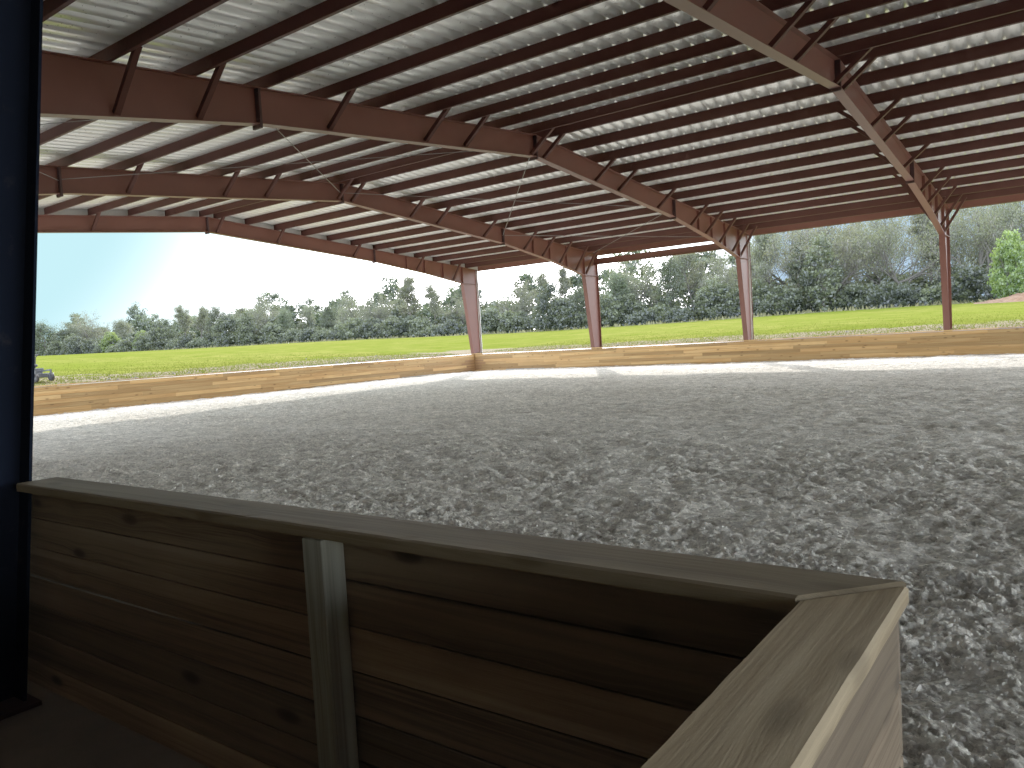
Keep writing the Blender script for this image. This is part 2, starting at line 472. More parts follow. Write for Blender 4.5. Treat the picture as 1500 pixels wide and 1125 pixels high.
for i, X in enumerate(FR_X):
    end = i == 0
    # --- columns
    for far in (True, False):
        if far: yo, yb, yt, s = 33.70, 33.15, 32.46, 1
        else: yo, yb, yt, s = .83, 1.42, 1.90, -1
        zk = 4.42 if not end else 4.72
        zb = -.10
        ztop = rtop(yo) - .02
        mb = MB()
        web_plate(mb, X, [(yb, zb), (yo, zb), (yo, ztop), (yt, rtop(yt) - .02), (yt, zk)])
        flange(mb, X, yb, zb, yt, zk, .014 * s)
        flange(mb, X, yo, zb, yo, ztop, -.014 * s)
        flange(mb, X, yt + .016 * s, zk + .002, yt + .016 * s, rtop(yt) - .03, .02 * s)       # knee end plate
        flange(mb, X, yt + .03 * s, zk, yo - .02 * s, zk, -.012, FL * .95)      # stiffener
        flange(mb, X, yt + .03 * s, rtop(yt) - .035, yo, rtop(yo) - .035, .014 * s)
        o = mb.build('column', M['steel'] if far or i != 3 else M['steel_near_black'], hall)
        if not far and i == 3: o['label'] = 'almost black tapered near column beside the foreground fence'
        if far and i < 4: o['label'] = col_names[i]
        bp = MB(); bp.box(X - .17, X + .17, min(yb, yo) - .05, max(yb, yo) + .05, zb - .02, zb - .001)
        for sx in (-1, 1):
            for yy in (min(yb, yo) + .12, max(yb, yo) - .12):
                bp.tube((X + sx * .07, yy, zb), (X + sx * .07, yy, zb + .05), .014, n=6)
        bp.build('base_plate', M['steel_dark'], o)
        if far and i in (0, 2):
            d = MB(); d.box(X - .03, X + .07, 33.69, 33.79, .55, 5.42)
            for zz in (1.4, 3.0, 4.6): d.box(X - .04, X + .08, 33.683, 33.797, zz, zz + .03)
            d.build('downspout', M['white'], o)
        if far and i == 2:
            d = MB(); d.box(X + .12, X + .27, 33.4, 33.62, .80, .90); d.build('bolt_box', M['steel_dark'], o)
    # --- rafter, left and right halves with splices
    mb = MB()
    ys = [YR + d for d in (-15.43, -12.25, -8.6, 0, 8.6, 12.25, 15.08)]
    for a, b in zip(ys, ys[1:]):
        za, zb_ = rbot(abs(a - YR), end), rbot(abs(b - YR), end)
        web_plate(mb, X, [(a, za), (b, zb_), (b, rtop(b) - .014), (a, rtop(a) - .014)])
        flange(mb, X, a, za, b, zb_, -.014)
        flange(mb, X, a, rtop(a) - .014, b, rtop(b) - .014, .0135)
    # web stiffeners
    for yy in (30.9, 29.5, 28.2):
        z0 = rbot(abs(yy - YR), end)
        mb.box(X - FL * .9, X - .006, yy - .004, yy + .004, z0 + .002, rtop(yy) - .018)
        mb.box(X + .006, X + FL * .9, yy - .004, yy + .004, z0 + .002, rtop(yy) - .018)
    rf = mb.build('rafter', M['steel'], hall)
    if i < 5: rf['label'] = ['rafter of the gable end frame against the sky', 'rafter of the second frame, ridge above the left field', 'long rafter crossing the middle of the roof', 'nearest rafter, rising from the slim right column', 'rafter'][i] if i < 4 else 'rafter of the fifth frame to the right'
    for ysp in (YR - 8.7, YR, YR + 8.65):
        z0 = rbot(abs(ysp - YR), end)
        sp = MB(); hw = FL + .012
        sp.box(X - hw, X + hw, ysp - .024, ysp - .002, z0 - .085, rtop(ysp) - .016)
        sp.box(X - hw, X + hw, ysp + .002, ysp + .024, z0 - .085, rtop(ysp) - .016)
        for zz in (z0 - .05, z0 + .07, rtop(ysp) - .1):
            for sx in (-.07, .07):
                sp.tube((X + sx, ysp - .05, zz), (X + sx, ysp + .05, zz), .013, n=6)
        sp.build('splice_plate', M['steel_dark'], rf)
    # --- flange braces, angle irons from the bottom flange up to the purlins
    for yb_ in brace_far + [YR + .37, YR - .2] + brace_near:
        for sx in ((-1, 1) if not end else (1,)):
            if end and yb_ not in (20.55, 24.74, 28.92, YR + .37, 13.04, 10.28, 6.12, 31.7): continue
            if sx < 0 and yb_ == YR - .2: continue
            z0 = rbot(abs(yb_ - YR), end) + .03
            dx = .80 if not end else .6
            zt = rtop(yb_) + .06
            br = MB()
            br.angle((X + sx * .06, yb_, z0), (X + sx * dx, yb_ + .02, zt), .088, .008, up=(0, 1, 0), side=sx)
            br.build('flange_brace', M['purlin'], rf)

# --- purlins (Z sections, lapped over the frames) and eave struts
XP0, XP1 = XE - .10, XR
for yy, s in [(y, 1) for y in FAR_P] + [(y, -1) for y in NEAR_P]:
    mb = MB()
    zt = rtop(yy) + .24; zb = rtop(yy) + .002
    def zsec(x0, x1, o=0.):
        t = .004
        mb.box(x0, x1, yy - t / 2 + o, yy + t / 2 + o, zb, zt)
        for (ya, yb2, zz) in ((yy + o - .064 * s, yy + o - .002 * s, zt), (yy + o + .002 * s, yy + o + .064 * s, zb)):
            za = zz - SLOPE * s * (ya - yy); zc = zz - SLOPE * s * (yb2 - yy)
            e = -.004 if zz == zt else .0
            mb.hexa([(x0, ya, za + e), (x1, ya, za + e), (x1, yb2, zc + e), (x0, yb2, zc + e), (x0, ya, za + e + .0035), (x1, ya, za + e + .0035), (x1, yb2, zc + e + .0035), (x0, yb2, zc + e + .0035)])
        ye = yy + o + .064 * s; ze = zb - SLOPE * .064
        mb.box(x0, x1, ye - .0015, ye + .0015, ze + .004, ze + .022)
    zsec(XP0, XP1)
    for X in FR_X[1:-1]:                      # laps
        mb.box(X - .55, X + .55, yy - .0065, yy - .0025, zb + .004, zt - .006)
        for bx in (-.5, -.42, .42, .5):
            for bz in (.06, .17):
                mb.tube((X + bx, yy - .014, zb + bz), (X + bx, yy - .0066, zb + bz), .011, n=6)
    mb.build('purlin', M['purlin'], hall)
for yy, s in ((34.02, 1), (.62, -1)):
    mb = MB(); zb = rtop(yy) - .02; zt = rtop(yy) + .232
    mb.box(XP0, XP1, yy - .003, yy + .003, zb, zt)
    mb.box(XP0, XP1, yy + .004 * s, yy + .09 * s, zb, zb + .004)
    mb.box(XP0, XP1, yy + .004 * s, yy + .09 * s, zt - .01, zt - .006)
    mb.build('eave_strut', M['steel'], hall)
    g = MB(); y1 = yy + .16 * s; g.box(XP0, XP1, min(yy + .11 * s, yy + .13 * s), max(yy + .11 * s, yy + .13 * s), rtop(yy) + .10, rtop(yy + .12 * s) + .2405)
    g.box(XP0 - .05, XP1, y1 - .004, y1 + .004, zb - .012, rtop(y1) + .292)
    g.box(XP0 - .05, XP1, min(yy + .10 * s, y1 - .005 * s), max(yy + .10 * s, y1 - .005 * s), zb - .012, zb - .008)
    g.build('eave_trim', M['steel'], hall)
# gable rake closure
for s in (1, -1):
    g = MB(); ye = 34.15 if s > 0 else .5
    n = 12
    for k in range(n):
        a = YR + (ye - YR) * k / n; b = YR + (ye - YR) * (k + 1) / n
        g.poly([(XP0 - .03, a, rtop(a) - .03), (XP0 - .03, b, rtop(b) - .03), (XP0 - .03, b, rtop(b) + .28), (XP0 - .03, a, rtop(a) + .28)], (.006, 0, 0))
    g.build('rake_trim', M['trim'], hall)

# --- ribbed roof sheeting
PITCH = .316
prof = []
for (dx, dz) in ((0, 0), (.036, .042), (.064, .042), (.10, 0)):
    prof.append((dx, dz))
xs, zs = [], []
x = XP0 - .12
while x < XP1:
    for dx, dz in prof: xs.append(x + dx); zs.append(dz)
    x += PITCH
xs = np.array(xs); zs = np.array(zs)
for s, ye in ((1, 34.24), (-1, .40)):
    yl = np.array([YR + .01 * s, YR + (ye - YR) * .5, ye])
    V = np.zeros((3, len(xs), 3))
    V[:, :, 0] = xs; V[:, :, 1] = yl[:, None]
    V[:, :, 2] = (ZR + .2425 - SLOPE * abs(yl - YR))[:, None] + zs
    n = len(xs); idx = np.arange(3 * n).reshape(3, n)
    F = np.stack([idx[:-1, :-1], idx[:-1, 1:], idx[1:, 1:], idx[1:, :-1]], -1).reshape(-1, 4)
    link('roof_sheet', np_mesh('roof_sheet', V.reshape(-1, 3), F), M['sheet'], hall)
rc = MB()
rc.hexa([(XP0 - .12, YR - .2, rtop(YR - .2) + 0.293), (XP1, YR - .2, rtop(YR - .2) + 0.293), (XP1, YR, ZR + 0.296), (XP0 - .12, YR, ZR + 0.296),
         (XP0 - .12, YR - .2, rtop(YR - .2) + 0.297), (XP1, YR - .2, rtop(YR - .2) + 0.297), (XP1, YR, ZR + 0.300), (XP0 - .12, YR, ZR + 0.300)])
rc.hexa([(XP0 - .12, YR, ZR + 0.296), (XP1, YR, ZR + 0.296), (XP1, YR + .2, rtop(YR + .2) + 0.293), (XP0 - .12, YR + .2, rtop(YR + .2) + 0.293),
         (XP0 - .12, YR, ZR + 0.300), (XP1, YR, ZR + 0.300), (XP1, YR + .2, rtop(YR + .2) + 0.297), (XP0 - .12, YR + .2, rtop(YR + .2) + 0.297)])
rc.build('ridge_cap', M['sheet'], hall)
# --- braced bay: thin X rods between the second and third frame, and the eave beam
stops = [1.97, 8.7, YR, 26.05, 32.6]
for a, b in zip(stops, stops[1:]):
    for flip in (0, 1):
        ya, yb2 = (a, b) if not flip else (b, a)
        mb = MB(); dz = .30 + .03 * flip
        mb.tube((FR_X[1] + .03, ya, rtop(ya) - dz), (FR_X[2] - .03, yb2, rtop(yb2) - dz), .007, n=6)
        mb.build('brace_rod', M['rod'], hall)
mb = MB(); mb.box(FR_X[1] + .01, FR_X[2] - .01, 33.50, 33.508, 4.96, 5.24)
mb.box(FR_X[1] + .01, FR_X[2] - .01, 33.42, 33.588, 5.242, 5.254); mb.box(FR_X[1] + .01, FR_X[2] - .01, 33.42, 33.588, 4.946, 4.958)
mb.build('portal_beam', M['steel'], hall)

# ------------------------------------------------------------------ far kick walls
ROW = .143


def wall_boards(o, dirv, length, zbase, rows, tdir, th=.04, special=None):
    """rows of planks with random butt joints; face stays on the o side"""
    mb = MB(); dirv = Vector(dirv)
    for r in range(rows):
        p = -random.uniform(0, 2.5)
        while p < length:
            L = random.choice((2.44, 3.05, 3.66, 4.27, 4.88)); a, b = max(0, p), min(length, p + L)
            p += L
            if b - a < .05: continue
            t = random.random()
            if special: t = special(r, a, b, t)
            pts = [(a, b, t)]
            if special and (r, a, b) in getattr(special, 'cuts', {}): pts = special.cuts[(r, a, b)]
            for a1, b1, t1 in pts:
                off = Vector(tdir) * random.uniform(-.006, .004)
                mb.board(Vector(o) + dirv * (a1 + .0015) + Vector((0, 0, zbase + r * ROW + .001)) + off, dirv * (b1 - a1 - .003), (0, 0, ROW - random.uniform(.009, .014)), Vector(tdir) * th, t1)
    return mb


def far_special(r, a, b, t):
    if r < 1 and .8 < a < 3.2: return 2.0
    return t


fw = empty('kick_board_wall', (-4, YF, 0))
tag(fw, 'low yellow pine plank wall running along the far long side below the columns', 'kick wall')
mb = wall_boards((-26.76, YF - .04, 0), (1, 0, 0), XR + 26.5, -.135, 7, (0, 1, 0), special=far_special)
for a, b, r in ((0.02, .62, 4), (.0, .75, 3), (.0, .5, 2), (.0, .42, 1)):   # dark damp stain in the corner: short off-cut boards
    mb.board((-26.76 + a, YF - .047, -.135 + r * ROW + .012), (b - a, 0, 0), (0, 0, ROW - .03), (0, .006, 0), -1.)
mb.box(-26.72, XR, YF + .006, YF + .012, -.13, .86); mb.build('plank_facing', M['wood'], fw)
cp = MB()
p = -26.80
while p < XR:
    L = min(random.choice((3.66, 4.88)), XR - p); cp.board((p, YF - .045, .868), (L - .004, 0, 0), (0, .14, 0), (0, 0, .036)); p += L
cp.build('cap_board', M['wood'], fw)
for k in range(19):
    mb = MB(); xx = -25.4 + k * 2.44
    mb.board((xx, YF + .016, -.5), (0, 0, 1.36), (.09, 0, 0), (0, .09, 0)); mb.build('post', M['wood_post'], fw)

ew = empty('kick_board_wall', (-26.8, 16, 0))
tag(ew, 'low yellow pine plank wall closing the left short end below the open gable', 'kick wall')
mb = wall_boards((-26.76, YF - .05, 0), (0, -1, 0), 32.6, -.135, 7, (-1, 0, 0), special=far_special)
for a, b, r in ((.0, .8, 4), (.0, 1.1, 3), (.0, .7, 2), (0, .9, 1)):
    mb.board((-26.753, YF - .06 - a, -.135 + r * ROW + .012), (0, -(b - a), 0), (0, 0, ROW - .03), (-.006, 0, 0), -1.)
mb.box(-26.818, -26.812, .5, YF - .06, -.13, .86); mb.build('plank_facing', M['wood'], ew)
cp = MB(); p = YF - .06
while p > .4:
    L = min(random.choice((3.66, 4.88)), p - .35)
    g = 2.0 if 22.5 < p - L / 2 < 26. else None
    cp.board((-26.755, p, .868), (0, -(L - .004), 0), (-.14, 0, 0), (0, 0, .036), g); p -= L
cp.build('cap_board', M['wood'], ew)
for k in range(13):
    mb = MB(); yy = 31.4 - k * 2.44
    mb.board((-26.822, yy, -.5), (0, 0, 1.36), (0, .09, 0), (-.09, 0, 0)); mb.build('post', M['wood_post'], ew)

# ------------------------------------------------------------------ near fence with its return beside the camera
nf = empty('kick_board_fence', (-2, 1.6, 0))
tag(nf, 'dark plank fence in the foreground with broad cap rail and mitred corner', 'kick board fence')
ztop = .862; row = .144
Y0 = 1.566
mb = MB()
gaps = [0.001, .004, .001, .0045, .001, .001, .001]
z = ztop
for r in range(7):
    z1 = z - (.0045 if r else .002); z0 = z - row
    for a, b in ((-9.2, -4.402), (-4.4, -1.868), (-1.866, -.29)):
        off = random.uniform(-.004, .004)
        sag = .006 if (r == 3 and a < -2) else 0.      # one board has dropped and lets a line of light through
        mb.board((a + .001, Y0 + off, z0 - sag), (b - a - .002, 0, sag), (0, 0, z1 - z0), (0, .038, 0), bow=.002)
    z -= row
bk = MB(); bk.box(-9.2, -.33, Y0 + .046, Y0 + .05, .4335, .855); bk.box(-2.75, -.33, Y0 + .046, Y0 + .05, .4285, .433); bk.box(-9.2, -.33, Y0 + .046, Y0 + .05, -.16, .428)
bk.build('backing_sheet', M['dark_board'], nf)
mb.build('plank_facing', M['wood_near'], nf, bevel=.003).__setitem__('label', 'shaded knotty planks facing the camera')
mb = MB(); z = ztop
for r in range(7):
    z1 = z - .002 - random.uniform(.002, .004); z0 = z - row
    mb.board((-.288, 1.564, z0), (0, -3.4, 0), (0, 0, z1 - z0), (-.038, 0, 0), bow=.002)
    z -= row
# planks' end board closing the corner
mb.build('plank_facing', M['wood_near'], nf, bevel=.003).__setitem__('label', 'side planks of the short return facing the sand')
# mitred caps, slightly wavy along their edges like sawn lumber
def cap(pa, pb, qa, qb, t, tint, seed, name='cap_rail'):
    """pa-pb and qa-qb: the two long top edges"""
    pa, pb, qa, qb = map(Vector, (pa, pb, qa, qb)); L = (pb - pa).normalized(); W = (qa - pa); W = (W - L * W.dot(L)).normalized()
    n = 90; vs, uv, fs = [], [], []
    rg_ = np.random.default_rng(seed); rl, ra = rg_.uniform(0, 50), rg_.uniform(0, 9)
    m = 5
    for i in range(n + 1):
        f = i / n; a = pa.lerp(pb, f); c = qa.lerp(qb, f)
        e = float(pnoise(np.array([f * 31. + seed]), np.array([.3]))[0]) * .0028; e2 = float(pnoise(np.array([f * 27. + seed]), np.array([7.7]))[0]) * .0028
        chip = -.0035 * max(0, float(pnoise(np.array([f * 75. + seed]), np.array([3.1]))[0]) - .25) * 3
        row = [(0, -t), (0, -.006), (.03, 0.)] + [(.03 + .94 * k / (m - 1), .0012 * float(pnoise(np.array([f * 9. + k]), np.array([seed + k * 2.2]))[0])) for k in range(1, m - 1)] + [(.97, 0.), (1, -.006), (1, -t)]
        for u_, dz in row:
            p = a.lerp(c, u_) + W * (e * (1 - u_) + e2 * u_) + Vector((0, 0, dz + (chip if u_ in (.03, .97) else 0)))
            vs.append(p); uv.append(((p - pa).dot(L) + rl, (p - pa).dot(W) + ra + p.z, tint))
    k = len(row)
    for i in range(n):
        for j in range(k):
            j2 = (j + 1) % k; fs.append((i * k + j, i * k + j2, (i + 1) * k + j2, (i + 1) * k + j))
    fs.append(tuple(range(k))); fs.append(tuple(range(n * k, n * k + k)))
    m_ = MB(); m_.add(vs, fs, uv)
    return m_.build(name, M['wood_cap'], nf)
cap((-3.94, 1.475, .902), (-.447, 1.475, .902), (-3.94, 1.655, .902), (-.285, 1.655, .902), .036, .0, 3)['label'] = 'long cap board on the front planks'
cap((-.440, -1.8, .893), (-.443, 1.470, .893), (-.282, -1.8, .893), (-.280, 1.650, .893), .033, 1.2, 8)['label'] = 'sidelit cap board of the short return'  # high tint puts the side light into its colour; long cap tinted dark
for px in (-1.917, -.44):
    mb = MB(); mb.board((px, 1.476 if px != -.44 else 1.49, -.35), (0, 0, 1.21), (.089, 0, 0), (0, .087 if px != -.44 else .07, 0), .6); mb.build('post', M['wood_post'], nf, bevel=.004)
mb = MB(); mb.board((-.417, -1.6, -.35), (0, 0, 1.21), (.089, 0, 0), (0, .089, 0), .6); mb.build('post', M['wood_post'], nf, bevel=.004)
# concrete pier at the foot of the near column
mb = MB(); X = FR_X[3]
mb.box(X - .25, X + .16, .55, 1.46, -.4, -.122)
tag(mb.build('concrete_pier', M['concrete'], None, bevel=.01), 'small dark concrete pier at the foot of the near column', 'pier')

# ------------------------------------------------------------------ sand
ZS = -.045


def _hash(i, j, k):
    h = (i * 374761393 + j * 668265263 + k * 974634777) & 0xffffffff
    h = ((h ^ (h >> 13)) * 1274126177) & 0xffffffff
    return ((h ^ (h >> 16)) & 0xffff) / 65535.


def plates(x, y, cell, k, steep=1.):
    """broken flakes: every cell is a small tilted plate"""
    u = x / cell + .35 * pnoise(x / cell * .8 + k, y / cell * .8); v = y / cell + .35 * pnoise(x / cell * .8, y / cell * .8 + 7 * k)
    iu = np.floor(u).astype(np.int64); iv = np.floor(v).astype(np.int64)
    best = np.full(u.shape, 9.); out = np.zeros(u.shape)
    for di in (-1, 0, 1):
        for dj in (-1, 0, 1):
            a, b = iu + di, iv + dj
            cx = a + _hash(a, b, k); cy = b + _hash(a, b, k + 1)
            dx, dy = u - cx, v - cy; d = dx * dx + dy * dy
            h = (_hash(a, b, k + 2) - .5) * 1.3 + steep * ((_hash(a, b, k + 3) - .5) * 2 * dx + (_hash(a, b, k + 4) - .5) * 2 * dy) - .3 * d
            m = d < best
            out = np.where(m, h, out); best = np.where(m, d, best)
    return out


def sand_h(x, y, res):
    h = .022 * fbm(x / 2.1, y / 2.1, 2) + .024 * pnoise(x / .50, y / .36) + .022 * pnoise(x / .20 + 5, y / .15)
    h = h * np.clip(.7 + y / 14., .7, 1.6)
    rough = np.clip(.75 + 1.1 * pnoise(x / .8 + 3, y / .7), .25, 1.5)
    h = h + rough * .014 * plates(x, y, .11, 11)
    if res < .06: h = h + rough * .017 * plates(x, y, .055, 23)
    if res < .03: h = h + .012 * plates(x, y, .027, 37) * np.clip(rough, .5, 1.2)
    return h


VV, FF, HH = [], [], []
off = 0
for (x0, x1, y0, y1, r, drop) in ((-4.2, .9, 1.62, 3.4, .0068, 0), (-6.6, .9, 3.38, 5.0, .0095, 0), (-.27, .9, -1.2, 1.63, .015, 0), (-13.2, 3.2, 4.85, 9.6, .024, .0), (-13., -4.15, 1.66, 3.42, .05, .0), (-13., -6.55, 3.4, 5.02, .05, .0), (.85, 7, -1.2, 5.02, .05, 0),
                                (-26.78, 6.5, 9.3, 19., .05, .0), (-26.78, 8., 18.6, 32.98, .085, 0), (-26.78, -12.9, .5, 9.6, .1, 0), (3.1, 19.4, 4.9, 9.6, .2, 0), (6.2, 19.4, 9.2, 19, .2, 0), (7.6, 19.4, 18.5, 32.98, .2, 0)):
    xx = np.linspace(x0, x1, int((x1 - x0) / r) + 1); yy = np.linspace(y0, y1, int((y1 - y0) / r) + 1)
    X, Y = np.meshgrid(xx, yy)
    H = sand_h(X, Y, r)
    Z = ZS + H
    n, m = X.shape
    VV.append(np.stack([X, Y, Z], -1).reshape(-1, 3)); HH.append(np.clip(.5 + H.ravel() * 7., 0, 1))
    idx = np.arange(n * m).reshape(n, m) + off
    FF.append(np.stack([idx[:-1, :-1], idx[:-1, 1:], idx[1:, 1:], idx[1:, :-1]], -1).reshape(-1, 4)); off += n * m
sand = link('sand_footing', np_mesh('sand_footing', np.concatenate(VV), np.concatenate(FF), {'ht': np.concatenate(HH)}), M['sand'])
tag(sand, kind='structure')

# shredded felt and fibre mixed into the sand
def shreds(n, xr, yr, size, pw=2.0):
    # denser near the camera end
    u = RNG.random(n); y = 1. / (1 / (yr[0] + .5) + u * (1 / (yr[1] + .5) - 1 / (yr[0] + .5))) - .5
    span0 = np.maximum(xr[0], -2.6 * y - .6); x = span0 + RNG.random(n) * (np.minimum(xr[1], .5 + .15 * y) - span0)
    ok = ~((x < -.26) & (y < 1.68)); x, y = x[ok], y[ok]; n = len(x)
    z = ZS + sand_h(x, y, .02)
    L = size * RNG.lognormal(0, .55, n); W = L * RNG.uniform(.15, .6, n)
    L = np.minimum(L, .034)
    az = RNG.random(n) * 2 * np.pi; el = RNG.normal(.25, .45, n)
    d = np.stack([np.cos(az) * np.cos(el), np.sin(az) * np.cos(el), np.sin(el)], -1)
    rr = RNG.normal(0, 1, (n, 3)); w = np.cross(d, rr); w /= np.linalg.norm(w, axis=1)[:, None]
    nn = np.cross(d, w)
    c = np.stack([x, y, z + .004], -1)
    bend = (L * RNG.uniform(-.45, .45, n))[:, None] * nn
    a0 = c - d * L[:, None] * .5; a1 = c + bend * .6; a2 = c + d * L[:, None] * .5
    ww = w * W[:, None] * .5
    V = np.stack([a0 - ww * .5, a0 + ww * .7, a1 - ww, a1 + ww, a2 - ww * .6, a2 + ww * .3], 1).reshape(-1, 3)
    b = np.arange(n)[:, None] * 6
    F = np.concatenate([b + np.array([[0, 1, 3, 2]]), b + np.array([[2, 3, 5, 4]])])
    return V, F
V1, F1 = shreds(90000, (-6, 1.2), (.2, 4.2), .0095)
V2, F2 = shreds(70000, (-14, 1.6), (3.5, 11.), .012)
o = link('footing_shreds', np_mesh('footing_shreds', np.concatenate([V1, V2]), np.concatenate([F1, F2 + len(V1)])), M['shred'])
tag(o, 'pale shredded fibre flakes mixed loosely into the grey arena sand', 'footing fibre', kind='stuff')

# ------------------------------------------------------------------ ground outside
def dout(x, y): return np.hypot(np.maximum(0, -26.83 - x), np.maximum(0, y - 33.03))
def gz(x, y): return .872 + 3.45 * (1 - np.exp(-dout(x, y) / 78.)) + .03 * pnoise(x / 3.1, y / 3.1) + .25 * pnoise(x / 37., y / 37.) * np.clip(dout(x, y) / 40, 0, 1)


def geo(a, b, s0, k):
    v = [a]; s = s0; sg = 1 if b > a else -1
    while (b - v[-1]) * sg > 0: v.append(v[-1] + sg * s); s = min(s * k, 60)
    v[-1] = b
    return v
xa = np.array(geo(-26.83, -620, .35, 1.05)[::-1]); xb = np.linspace(-26.83, 60, 120); xc = np.array(geo(60, 620, 3, 1.15))
ya = np.array(geo(33.06, -400, .5, 1.06)[::-1]); yb = np.array(geo(33.06, 620, .35, 1.05))
VV, FF, EE, off = [], [], [], 0
for xx, yy in ((xa, ya), (xa, yb), (np.concatenate([xb, xc[1:]]), yb)):
    X, Y = np.meshgrid(xx, yy); n, m = X.shape
    VV.append(np.stack([X, Y, gz(X, Y)], -1).reshape(-1, 3)); EE.append(dout(X, Y).ravel())
    idx = np.arange(n * m).reshape(n, m) + off
    FF.append(np.stack([idx[:-1, :-1], idx[:-1, 1:], idx[1:, 1:], idx[1:, :-1]], -1).reshape(-1, 4)); off += n * m
tag(link('grass_field', np_mesh('grass_field', np.concatenate(VV), np.concatenate(FF), {'edge': np.concatenate(EE)}, smooth=True), M['grass']), kind='structure')
mb = MB()
mb.box(-26.8, -.29, -60, 1.60, -.4, -.125); mb.box(-.29, 60, -60, -1.15, -.4, -.12)
tag(mb.build('dirt_ground', M['dirt']), kind='structure')

# grass blades and clods near the walls
n = 46000
t = RNG.random(n); e = RNG.exponential(5.0, n) + .12
side = RNG.random(n) < .5
gx = np.where(side, -26.83 - e, -26.9 + t * 36); gy = np.where(side, 6 + t * 27, 33.06 + e)
keep = (fbm(gx / .9, gy / .9, 3) + np.clip(e / 5, 0, .5)) > .0
gx, gy = gx[keep], gy[keep]; n = len(gx)
zz = gz(gx, gy); hgt = RNG.uniform(.02, .065, n); a = RNG.random(n) * 6.283; wd = RNG.uniform(.012, .03, n)
ln = RNG.normal(0, .03, (n, 2))
V = np.stack([np.stack([gx - np.cos(a) * wd, gy - np.sin(a) * wd, zz - .01], -1), np.stack([gx + np.cos(a) * wd, gy + np.sin(a) * wd, zz - .01], -1), np.stack([gx + ln[:, 0], gy + ln[:, 1], zz + hgt], -1)], 1).reshape(-1, 3)
M['blade'] = mat_leaf('grass_blades', (0.0534, 0.0741, 0.0071), (0.1186, 0.1334, 0.0178), .45, 0.)
tag(link('grass', np_mesh('grass', V, np.arange(3 * n).reshape(-1, 3), {'tint': np.repeat(RNG.random(n), 3)}), M['blade']), 'short bright green lawn grass growing up to the plank walls', 'grass', kind='stuff')
n = 3200                       # pale weeds left standing under the trees
wx = RNG.uniform(-215, 12, n); wy = 78.2 + RNG.normal(0, .7, n); wz = gz(wx, wy); wh = RNG.uniform(.05, .35, n) * (RNG.random(n) < .6) + .10; wl = RNG.normal(0, .16, (n, 2)); ww = RNG.uniform(.05, .16, n)
VW = np.stack([np.stack([wx - ww, wy, wz - .02], -1), np.stack([wx + ww, wy, wz - .02], -1), np.stack([wx + wl[:, 0], wy + wl[:, 1], wz + wh], -1)], 1).reshape(-1, 3)
M['weed'] = mat_leaf('dry_weeds', (0.1026, 0.1077, 0.0513), (0.2668, 0.2565, 0.1334), .4, 0.)
tag(link('weeds', np_mesh('weeds', VW, np.arange(3 * n).reshape(-1, 3), {'tint': np.repeat(RNG.random(n), 3)}), M['weed']), 'ragged dry weeds along the foot of the far trees', 'weeds', kind='stuff')
n = 420
t = RNG.random(n); e = RNG.exponential(.8, n) + .1; side = RNG.random(n) < .5
cx = np.where(side, -26.85 - e, -26.9 + t * 34); cy = np.where(side, 8 + t * 25, 33.1 + e)
ok = fbm(cx / 2.2, cy / 2.2, 2) > .05; cx, cy = cx[ok], cy[ok]
V, F = [], []
for x, y in zip(cx, cy):
    r = random.uniform(.02, .09); z = float(gz(np.array([x]), np.array([y]))[0]); b = len(V)
    for k in range(6):
        an = k * 1.047; rr = r * random.uniform(.7, 1.3); V.append((x + rr * math.cos(an), y + rr * math.sin(an), z - .01))
    for k in range(6):
        an = k * 1.047 + .4; rr = r * random.uniform(.3, .7); V.append((x + rr * math.cos(an), y + rr * math.sin(an), z + r * random.uniform(.4, .9)))
    for k in range(6): F.append((b + k, b + (k + 1) % 6, b + 6 + (k + 1) % 6, b + 6 + k))
    F.append((b + 6, b + 7, b + 8, b + 9)); F.append((b + 6, b + 9, b + 10, b + 11))
M['clod'] = mat_plain('grey_clods', (.17, .145, .11), .95, 0, .4, 1.2)
tag(link('soil_clods', np_mesh('soil_clods', V, F), M['clod']), 'crumbly grey dirt clods spilled behind the plank walls', 'dirt', kind='stuff')

# ------------------------------------------------------------------ camera helpers (for reading positions off the survey)
def cam_axes():
    y, p, r = CAM
    f = Vector((-math.sin(y) * math.cos(p), math.cos(y) * math.cos(p), math.sin(p)))
    rt = Vector((math.cos(y), math.sin(y), 0)); u = rt.cross(f)
    return rt * math.cos(r) + u * math.sin(r), -rt * math.sin(r) + u * math.cos(r), f


def bearing(px, py):
    r, u, f = cam_axes(); F = FPX * 1500
    d = f + r * ((px - 750) / F) - u * ((py - 562.5) / F)
    return d


# ------------------------------------------------------------------ trees
M['leaf_oak'] = mat_leaf('live_oak_leaves', (0.0282, 0.0336, 0.0182), (0.1688, 0.1835, 0.0910), .45)
M['leaf_dark'] = mat_leaf('dark_evergreen_leaves', (0.0150, 0.0214, 0.0130), (0.0938, 0.1198, 0.0477), .35)
M['leaf_pale'] = mat_leaf('pale_olive_leaves', (0.0361, 0.0418, 0.0233), (0.1624, 0.1797, 0.0889), .45)
M['leaf_arch'] = mat_leaf('arching_oak_leaves', (0.0270, 0.0340, 0.0189), (0.1383, 0.1601, 0.0750), .45)
M['leaf_bright'] = mat_leaf('bright_green_leaves', (0.0534, 0.1008, 0.0178), (0.1956, 0.2727, 0.0534), .5)
M['leaf_thicket'] = mat_leaf('thicket_leaves', (0.0086, 0.0129, 0.0104), (0.1041, 0.1224, 0.0551), .35)
M['moss'] = mat_leaf('hanging_moss', (0.0771, 0.0741, 0.0652), (0.1482, 0.1423, 0.1245), .4)


def unit(v): return v / (np.linalg.norm(v) + 1e-9)


